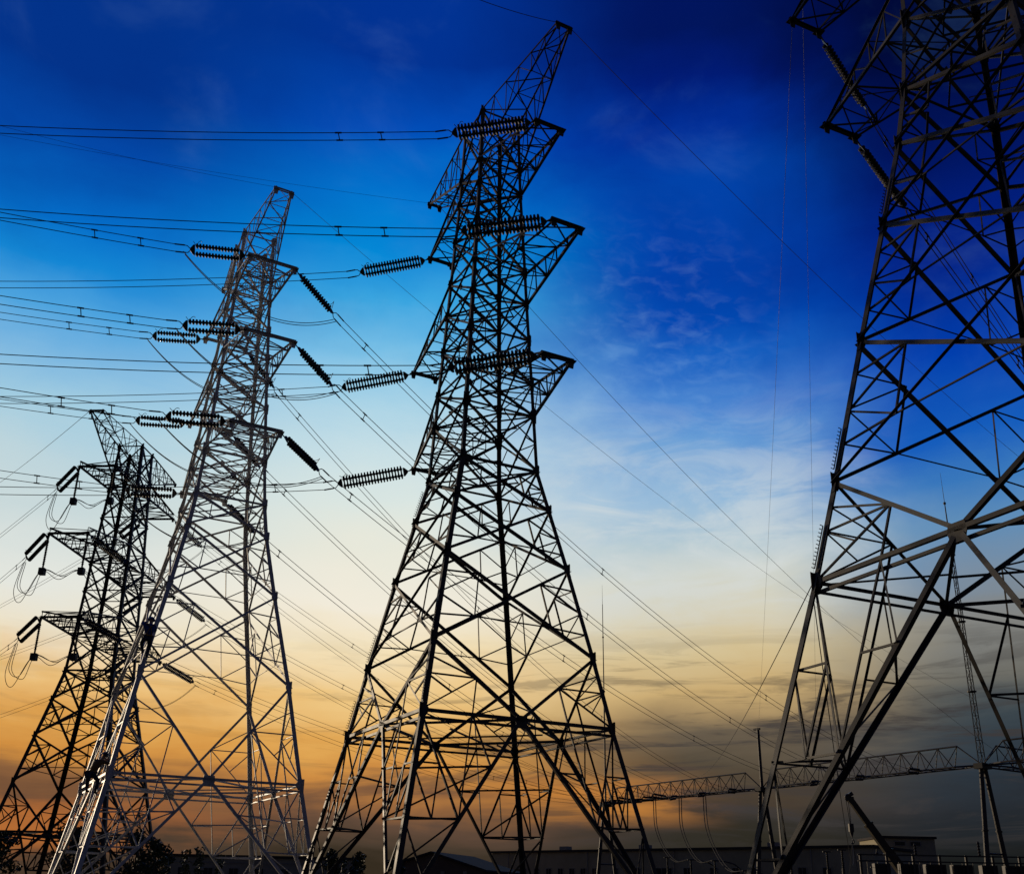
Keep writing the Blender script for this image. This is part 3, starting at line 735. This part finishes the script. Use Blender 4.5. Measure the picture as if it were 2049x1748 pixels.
# ---------------------------------------------------------------- buildings along the skyline
def wall_frame(P, Q):
    P, Q = V(P), V(Q); d = (Q-P); L = d.length; d.normalize(); return P, d, V((-d.y, d.x, 0)), L, math.atan2(d.y, d.x)
def block(name, label, P, Q, depth, h, mat, group=None, cat='building'):
    P, d, n, L, a = wall_frame(P, Q)
    root = empty(name, P, a); tag(root, label, cat, group, 'thing')
    m = MB(); m.box((L/2, depth/2, h/2), (L, depth, h)); m.build('wall', M[mat], root)
    m = MB(); m.box((L/2, depth/2, h+.16), (L+.5, depth+.5, .32)); m.build('roof', M['roof'], root)
    return root, L
def window(root, x, z, w, h, mullion=True):
    m = MB()
    for dx, dz, sw, sh in ((-w/2, 0, .08, h+.16), (w/2, 0, .08, h+.16), (0, h/2+.04, w-.08, .08), (0, -h/2-.04, w-.08, .08)): m.box((x+dx, -.03, z+dz), (sw, .10, sh))
    if mullion: m.box((x, -.022, z), (.05, .06, h))
    f = m.build('window', M['trim'], root)
    m = MB(); m.box((x, -.006, z), (w-.08, .02, h)); m.build('pane', M['glass'], f)
r, L = block('long_building', 'long low tan building with a row of small square dark windows on the skyline', (-.69, 175, 0), (47.5, 134, 0), 14, 8.5, 'wall_tan')
for i, (x, w) in enumerate(((2.4, 1.1), (6.2, 2.2), (9.3, 1.0), (11.7, 1.0), (14., 1.0), (16.2, 1.0), (18.3, 1.0), (20.5, 1.0), (24.2, 1.0), (28., 1.1), (32.2, 3.4), (36.4, 1.2), (40.6, 1.2), (44., 1.2), (47., 1.2), (50.2, 1.2), (53.6, 1.2), (57., 1.2))):
    window(r, x, 5.6, w, 1.0)
for x in (3.6, 19.2, 34.3, 55.): m = MB(); m.tube([(x, -.12, .1), (x, -.12, 8.4)], .07, 8); m.build('downpipe', M['trim'], r)
m = MB(); m.box((L/2, -.06, 4.4), (L, .1, .14)); m.build('string_course', M['trim'], r)
for x in (12., 27., 48.): m = MB(); m.box((x, 4, 9.1), (1.6, 1.2, .9)); m.build('roof_vent', M['trim'], r)
r, L = block('pale_building', 'pale flat-roofed building behind the tall weeds between the silver and central pylons', (-46.4, 150, 0), (-20.5, 152, 0), 12, 6.3, 'wall_pale')
for i in range(7): window(r, 2.6+i*3.5, 4.3, 1.3, 1.1)
m = MB(); m.box((L/2, -.05, 5.6), (L, .08, .12)); m.build('string_course', M['trim'], r)
# gabled shed
P, d, n, L, a = wall_frame((-13.5, 143, 0), (-1.6, 139, 0))
root = empty('gabled_shed', P, a); tag(root, 'dark gabled shed with a sloping roof seen under the ring of the central pylon', 'shed', None, 'thing')
m = MB(); pr = [(0, 0), (L, 0), (L, 4.9), (L*.42, 7.0), (0, 5.6)]
m.prism([V((x, 0, z)) for x, z in pr], [V((x, 16, z)) for x, z in pr]); m.build('wall', M['wall_brown'], root)
for (x0, z0), (x1, z1), nm in (((L*.42, 7.05), (L+.5, 4.8), 'roof'), ((-.5, 5.4), (L*.42-.01, 7.05), 'roof')):
    m = MB(); m.prism([V((x0, -.5, z0)), V((x1, -.5, z1)), V((x1, -.5, z1+.22)), V((x0, -.5, z0+.22))], [V((x0, 16.5, z0)), V((x1, 16.5, z1)), V((x1, 16.5, z1+.22)), V((x0, 16.5, z0+.22))]); m.build(nm, M['roof'], root)
for x in (L*.55, L*.8): m = MB(); m.box((x, -.12, 2.4), (.5, .24, 4.8)); m.build('pilaster', M['wall_pale'], root)
m = MB(); m.box((L*.3, -.05, 1.9), (3.2, .1, 3.8)); m.build('door', M['roof'], root)
# block with two dark vents at the right
r, L = block('vent_building', 'grey block with two dark slot windows high on its wall at right', (54.4, 150, 0), (62., 150, 0), 9, 10.6, 'wall_tan')
for x in (2.6, 4.8): window(r, x, 10.0-.1, 1.5, .5, False)
r, L = block('annex_building', 'lower grey annex standing left of the block with two slot windows', (50.6, 151, 0), (54.3, 151, 0), 8, 7.4, 'wall_tan')
window(r, 1.8, 6.2, 1.2, 1.0)

# steel switch rack with dark cabinets, bottom right
P, d, n, L, a = wall_frame((23.9, 70, 0), (37.5, 69.3, 0))
root = empty('switch_rack', P, a); tag(root, 'dark steel switch rack with rails and cabinets along the bottom right corner', 'switch rack', None, 'thing')
for i in range(9):
    m = MB(); m.box((i*L/8, 0, 2.4), (.14, .14, 4.8)); m.build('post', M['gantry'], root)
for z in (4.74, 4.35, 3.45, 3.1, 2.3):
    m = MB(); m.box((L/2, -.10, z), (L+.4, .06, .09)); m.build('rail', M['gantry'], root)
for i, w in enumerate((1.0, 1.15, 1.3, 1.25, 1.0, 1.4, 1.1)):
    m = MB(); m.box((1.4+i*1.72, .35, 3.85), (w, .6, .72)); c = m.build('cabinet', M['fitting'], root)
    m = MB(); m.box((1.4+i*1.72, .045, 3.85), (w*.8, .02, .5)); m.build('door', M['roof'], c)
for i in range(20):
    m = MB(); m.tube([(.4+i*.68, -.02, 3.45), (.4+i*.68, -.02, 4.4)], .02, 5); m.build('rod', M['gantry'], root)
for x, h in ((1.1, 5.1), (3.6, 5.5), (7.7, 5.7), (11.2, 5.2)):
    m = MB(); m.lathe([(4.7, .05)]+[(4.75+q*.09, .05+.06*(q % 2)) for q in range(int((h-4.75)/.09))]+[(h, .03)], 10, 'z', (x, -.02, 0)); m.build('bushing', M['porcelain'], root)

# post insulators on pedestals in the switchyard
for i, (x, y, z, lb) in enumerate(((20.5, 128., 6.5, 'under the left dropper'), (23.3, 128., 6.3, 'where the left dropper lands'), (25.35, 124., 6.1, 'where the middle dropper lands'),
        (27.5, 118., 4.9, 'where the right dropper lands'), (30.9, 112., 6.4, 'beside the nearest pylon left foot'), (33.5, 108., 6.6, 'between the feet of the nearest pylon'),
        (34.4, 106., 6.7, 'close beside another between the nearest pylon feet'), (38.2, 108., 5.2, 'left of the crane hook'))):
    root = empty('post_insulator', (x, y, 0)); tag(root, 'dark ribbed post insulator on a thin pedestal %s' % lb, 'post insulator', 'post insulators in the switchyard')
    m = MB(); m.tube([(0, 0, 0), (0, 0, z-1.7)], .15, 10); m.build('pedestal', M['gantry'], root)
    m = MB(); pf = [(z-1.7, .1)]
    for q in range(9): pf += [(z-1.62+q*.17, .09), (z-1.57+q*.17, .20), (z-1.53+q*.17, .09)]
    m.lathe(pf+[(z, .12)], 12, 'z'); m.build('porcelain_stack', M['porcelain'], root)
    m = MB(); m.box((0, 0, z+.05), (.8, .14, .10)); m.build('terminal', M['fitting'], root)

# ---------------------------------------------------------------- truck crane
base = V((33.3, 85., 0)); tipc = V((28.62, 85., 9.75))
root = empty('truck_crane', base); tag(root, 'truck crane with its dark telescopic boom raised to the left, hook hanging', 'crane', None, 'thing')
pv = V((.2, 0, 2.3)); tl = tipc-base; d = (tl-pv).normalized(); L = (tl-pv).length
rot = d.to_track_quat('X', 'Z').to_matrix()
for i, (a, b, w) in enumerate(((0, .46, .62), (.40, .74, .5), (.70, 1., .38))):
    m = MB(); c = pv+d*L*(a+b)/2; m.box(c, (L*(b-a), w, w*1.15), rot); m.box(pv+d*L*(b-.012), (.14, w+.1, w*1.15+.1), rot); m.build('boom_section', M['crane_paint'], root)
m = MB(); m.lathe([(-.12, .26), (-.04, .30), (.04, .30), (.12, .26)], 14, 'x'); hd = m.build('boom_head', M['fitting'], root, tl+V((-.12, 0, .05))); hd.rotation_euler = (0, 0, math.pi/2)
m = MB(); m.box(tl+V((.1, 0, .3)), (.3, .5, .3), rot); m.build('head_sheave_box', M['fitting'], root)
for dx in (-.3, -.12): m = MB(); m.tube([tl+V((dx, 0, -.1)), tl+V((dx*.3-.05, 0, -2.0))], .025, 5); m.build('hoist_rope', M['wire'], root)
m = MB(); m.box(tl+V((-.1, 0, -2.3)), (.36, .3, .62)); m.prism([tl+V((-.26, -.1, -2.6)), tl+V((.06, -.1, -2.6)), tl+V((.06, .1, -2.6)), tl+V((-.26, .1, -2.6))], [tl+V((-.13, -.05, -3.05)), tl+V((-.07, -.05, -3.05)), tl+V((-.07, .05, -3.05)), tl+V((-.13, .05, -3.05))])
hb = m.build('hook_block', M['fitting'], root)
m = MB(); m.tube([tl+V((-.1+.14*math.sin(t), 0, -3.2-.16*(1-math.cos(t)))) for t in [i*.5 for i in range(9)]], .045, 6); m.build('hook', M['fitting'], hb)
for dx in (-.55, .25): m = MB(); m.tube([tl+V((-.1, 0, -3.3)), tl+V((-.1+dx, 0, -6.2))], .02, 5); m.build('sling', M['wire'], root)
m = MB(); m.box((1.6, 0, 1.15), (9.2, 2.4, .5)); m.box((.6, 0, 1.75), (2.6, 2.0, .7)); m.build('chassis', M['crane_paint'], root)
m = MB(); m.box((5.4, 0, 1.95), (1.6, 2.4, 1.7)); m.build('cab', M['crane_paint'], root)
m = MB(); m.box((5.4, -1.21, 2.3), (1.1, .03, .7)); m.build('cab_window', M['glass'], root)
m = MB(); m.tube([(1.6, 0, 2.0), tuple(pv+d*L*.3+V((0, 0, -.35)))], .13, 8); m.build('lift_cylinder', M['fitting'], root)
for x in (-2., -.6, 4.2, 5.6):
    for y in (-1.05, 1.05):
        m = MB(); m.lathe([(-.18, .38), (-.16, .50), (.16, .50), (.18, .38)], 18, 'x'); o = m.build('wheel', M['boot'], root, (x, y, .52)); o.rotation_euler = (0, 0, math.pi/2)

# ---------------------------------------------------------------- trees, shrubs and weeds along the bottom
def leaf_cloud(clumps, n, size, rnd):
    m = MB()
    for (c, rx, rz) in clumps:
        c = V(c)
        for _ in range(n):
            q = V((rnd.gauss(0, 1), rnd.gauss(0, 1), rnd.gauss(0, 1))); q.normalize(); q *= rnd.random()**.45
            p = c+V((q.x*rx, q.y*rx, q.z*rz)); a = V((rnd.gauss(0, 1), rnd.gauss(0, 1), rnd.gauss(0, .7))).normalized(); b = a.orthogonal().normalized()
            b = (b*math.cos(rnd.random()*6)+a.cross(b)*math.sin(rnd.random()*6)); sz = size*(.6+rnd.random()*.8)
            m.poly([p-a*sz, p+b*sz*.42, p+a*sz, p-b*sz*.42], [[0, 1, 2, 3]])
    return m
def tree(x, y, h, w, label, seed, group='dark trees along the bottom left'):
    rnd = random.Random(seed); root = empty('roadside_tree', (x, y, 0)); tag(root, label, 'tree', group)
    m = MB(); m.tube([(0, 0, -.1), (rnd.uniform(-.1, .1), 0, h*.35), (rnd.uniform(-.2, .2), rnd.uniform(-.2, .2), h*.8)], .16, 8, .04)
    cl = []
    for i in range(9):
        t = .34+.62*i/8; a = rnd.random()*6.28; rr = w*(1-.75*abs(t-.5))*rnd.uniform(.35, .8)
        p = V((math.cos(a)*rr, math.sin(a)*rr, h*t)); m.tube([(0, 0, h*(t-.2)), p], .05, 5, .015)
        cl.append((p, w*rnd.uniform(.3, .5), h*rnd.uniform(.08, .13)))
    cl.append(((0, 0, h*.93), w*.25, h*.1))
    m.build('trunk', M['bark'], root); leaf_cloud(cl, 150, .17, rnd).build('crown', M['leaf'], root)
for i, (x, y, h, w, lb) in enumerate(((-41.5, 84, 5.2, 2.6, 'dark tree cut by the bottom left corner of the frame'), (-37.5, 80, 5.5, 2.3, 'dark tree behind the left legs of the black pylon'),
        (-34.6, 88, 6.4, 2.3, 'taller dark tree seen between the middle legs of the black pylon'), (-31.2, 79, 5.2, 2.2, 'dark bushy tree right of the tallest dark tree at lower left'),
        (-28.3, 84, 5.8, 2.0, 'dark tree in front of the right leg of the black pylon'), (-25.4, 80, 5.0, 1.6, 'small dark tree just right of the black pylon'),
        (-14.4, 92, 5.0, 1.3, 'slim dark tree left of the central pylon feet'), (-11.6, 90, 4.7, 1.2, 'dark tree between the left feet of the central pylon'), (-8.3, 92, 4.5, 1.3, 'low dark tree in front of the gabled shed'))):
    tree(x, y, h, w, lb, 40+i)
def weed(x, y, h, label, seed):
    rnd = random.Random(seed); root = empty('tall_weed', (x, y, 0)); tag(root, label, 'weed', 'tall weeds before the pale building')
    lx = rnd.uniform(-.3, .3); m = MB(); m.tube([(0, 0, 0), (lx*.4, 0, h*.5), (lx, 0, h)], .04, 6, .012); m.build('stem', M['bark'], root)
    leaf_cloud([((lx*t, 0, h*t), .2+.16*rnd.random(), h*.05) for t in [.35+.07*i for i in range(10)]], 26, .12, rnd).build('leaves', M['leaf'], root)
for i, (x, h, lb) in enumerate(((-18.3, 3.4, 'leftmost tall weed spike before the pale building'), (-17.2, 3.75, 'second tall weed spike, nearly the tallest, before the pale building'), (-16.6, 3.9, 'tallest weed spike, third from the left before the pale building'),
        (-15.7, 3.5, 'fourth tall weed spike before the pale building'), (-8.6, 3.6, 'left weed spike beside the left foot of the central pylon'), (-7.7, 3.75, 'right weed spike beside the left foot of the central pylon'))):
    weed(x, 60, h, lb, 90+i)

# ---------------------------------------------------------------- two climbers on the silver pylon
def skin(name, nodes, edges, mat, parent, sub=1):
    me = bpy.data.meshes.new(name+'_cage'); ks = list(nodes)
    me.from_pydata([nodes[k][0] for k in ks], [(ks.index(a), ks.index(b)) for a, b in edges], [])
    o = bpy.data.objects.new(name+'_cage', me); col.objects.link(o)
    o.modifiers.new('s', 'SKIN'); su = o.modifiers.new('u', 'SUBSURF'); su.levels = sub
    for i, k in enumerate(ks):
        r = nodes[k][1]; me.skin_vertices[0].data[i].radius = r if isinstance(r, tuple) else (r, r)
    me.skin_vertices[0].data[0].use_root = True
    dg = bpy.context.evaluated_depsgraph_get(); dg.update()
    res = bpy.data.meshes.new_from_object(o.evaluated_get(dg))
    bpy.data.objects.remove(o); bpy.data.meshes.remove(me)
    for p in res.polygons: p.use_smooth = True
    res.name = name; res.materials.clear(); res.materials.append(mat)
    q = bpy.data.objects.new(name, res); col.objects.link(q); q.parent = parent; return q
def climber(loc, rot, J, label, jacket, trousers, helmet):
    root = empty('person', loc); root.matrix_world = Matrix.Translation(loc) @ rot; tag(root, label, 'person', 'workers on the silver pylon')
    J = {k: V(p) for k, p in J.items()}
    N = dict(pel=(J['pel'], (.15, .10)), spi=((J['pel']+J['che'])/2, (.13, .10)), che=(J['che'], (.16, .11)), nek=(J['nek'], .055), hd0=(lerp(J['nek'], J['hed'], .45), .07), hed=(J['hed'], (.085, .10)), top=(J['hed']+(J['hed']-J['nek']).normalized()*.10, .06))
    E = [('pel', 'spi'), ('spi', 'che'), ('che', 'nek'), ('nek', 'hd0'), ('hd0', 'hed'), ('hed', 'top')]
    JN = dict(pel=(J['pel'], (.17, .12)), spi=((J['pel']+J['che'])/2, (.165, .13)), che=(J['che'], (.19, .14)), col=(lerp(J['che'], J['nek'], .7), .09)); JE = [('pel', 'spi'), ('spi', 'che'), ('che', 'col')]
    TN = dict(pel=(J['pel'], (.18, .13))); TE = []
    for s_ in 'lr':
        sh, el, wr, hip, kn, an, toe = (J[k+s_] for k in ('sh', 'el', 'wr', 'hi', 'kn', 'an', 'to'))
        N.update({'sh'+s_: (sh, .06), 'el'+s_: (el, .043), 'wr'+s_: (wr, .03), 'hi'+s_: (hip, .085), 'kn'+s_: (kn, .058), 'an'+s_: (an, .04), 'to'+s_: (toe, .035)})
        E += [('che', 'sh'+s_), ('sh'+s_, 'el'+s_), ('el'+s_, 'wr'+s_), ('pel', 'hi'+s_), ('hi'+s_, 'kn'+s_), ('kn'+s_, 'an'+s_), ('an'+s_, 'to'+s_)]
        f = (wr-el).normalized(); sd = f.cross(V((0, 1, .2))).normalized(); pm = wr+f*.075; cu = V((0, 1, 0))
        N['pm'+s_] = (pm, (.036, .018)); E.append(('wr'+s_, 'pm'+s_))
        for q in range(5):
            off = (-.036, -.012, .012, .034, .0)[q]; ln = (.062, .075, .07, .052, 0)[q]
            if q < 4: a, b = pm+sd*off+f*ln*.6, pm+sd*off*1.1+f*ln*.8+cu*.045
            else: a, b = wr+sd*-.045+f*.05, wr+sd*-.06+f*.085+cu*.03
            N['fa%d%s' % (q, s_)] = (a, .0095); N['fb%d%s' % (q, s_)] = (b, .008)
            E += [('pm'+s_ if q < 4 else 'wr'+s_, 'fa%d%s' % (q, s_)), ('fa%d%s' % (q, s_), 'fb%d%s' % (q, s_))]
        JN.update({'sh'+s_: (sh, .085), 'el'+s_: (el, .066), 'wr'+s_: (lerp(el, wr, .93), .05)}); JE += [('che', 'sh'+s_), ('sh'+s_, 'el'+s_), ('el'+s_, 'wr'+s_)]
        TN.update({'hi'+s_: (hip, .115), 'kn'+s_: (kn, .085), 'an'+s_: (lerp(kn, an, .95), .065)}); TE += [('pel', 'hi'+s_), ('hi'+s_, 'kn'+s_), ('kn'+s_, 'an'+s_)]
    skin('body', N, E, M['skin'], root); skin('jacket', JN, JE, M[jacket], root, 2); skin('trousers', TN, TE, M[trousers], root, 2)
    for s_ in 'lr':
        an, toe = J['an'+s_], J['to'+s_]
        skin('boot', dict(a=(an+V((0, 0, .05)), .058), b=(an+V((0, -.02, -.03)), .055), c=(toe, .042)), [('a', 'b'), ('b', 'c')], M['boot'], root)
    # helmet: dome, brim
    up = (J['hed']-J['nek']).normalized(); hm = MB(); hm.lathe([(-.02, .165), (.0, .168), (.012, .135), (.06, .128), (.10, .10), (.128, .05), (.135, .008)], 16, 'z')
    o = hm.build('helmet', M[helmet], root, J['hed']+up*.035, smooth=True); o.rotation_euler = up.to_track_quat('Z', 'Y').to_euler()
    hb = MB(); c = J['pel']+V((0, 0, .06)); hb.tube([c+V((math.cos(t)*.20, math.sin(t)*.16, 0)) for t in [i*math.pi/9 for i in range(19)]], .03, 6); hb.build('harness_belt', M['strap'], root)
    hb = MB(); hb.tube(spline([J['shl']+V((0, -.08, .06)), J['che']+V((0, -.16, 0)), J['pel']+V((.12, -.14, .06))]), .018, 5); hb.tube(spline([J['shr']+V((0, -.08, .06)), J['che']+V((0, -.17, -.02)), J['pel']+V((-.12, -.14, .06))]), .018, 5); hb.build('harness_straps', M['strap'], root)
P1 = dict(pel=(0, 0, .80), che=(.02, .02, 1.22), nek=(.04, .06, 1.42), hed=(.06, .10, 1.56), shl=(-.20, .02, 1.32), ell=(-.28, .24, 1.42), wrl=(-.07, .36, 1.52), shr=(.22, .03, 1.32), elr=(.33, .20, 1.16), wrr=(.12, .36, 1.18),
          hil=(-.10, .01, .76), knl=(-.17, .28, .60), anl=(-.10, .22, .22), tol=(-.09, .36, .17), hir=(.10, .01, .76), knr=(.13, .14, .42), anr=(.08, .14, .05), tor=(.07, .28, .0))
P2 = dict(pel=(-.12, -.10, .72), che=(.04, .04, 1.08), nek=(.12, .12, 1.26), hed=(.19, .17, 1.41), shl=(-.14, .10, 1.20), ell=(-.08, .34, 1.16), wrl=(.08, .42, 1.28), shr=(.25, .0, 1.17), elr=(.40, .20, 1.12), wrr=(.26, .40, 1.16),
          hil=(-.22, -.08, .68), knl=(-.36, .14, .46), anl=(-.32, .12, .10), tol=(-.30, .26, .05), hir=(-.02, -.10, .68), knr=(.08, .18, .44), anr=(.0, .18, .04), tor=(.02, .32, .0))
def on_leg(z, dx, dy, turn, J, *a):
    p = T2.world(T2.pt('A', z+H0)+V((dx, dy, 0))); rt = Matrix.Rotation(T2.yaw+turn, 4, 'Z'); climber(p, rt, J, *a)
on_leg(9.25, .02, -.38, .05, P1, 'worker in blue jacket and blue helmet climbing high on the silver pylon leg', 'blue_cloth', 'navy_cloth', 'helmet_blue')
on_leg(3.55, -.35, -.2, -.7, P2, 'worker in brown jacket and black helmet crouched low on the silver pylon leg', 'brown_cloth', 'navy_cloth', 'helmet_black')
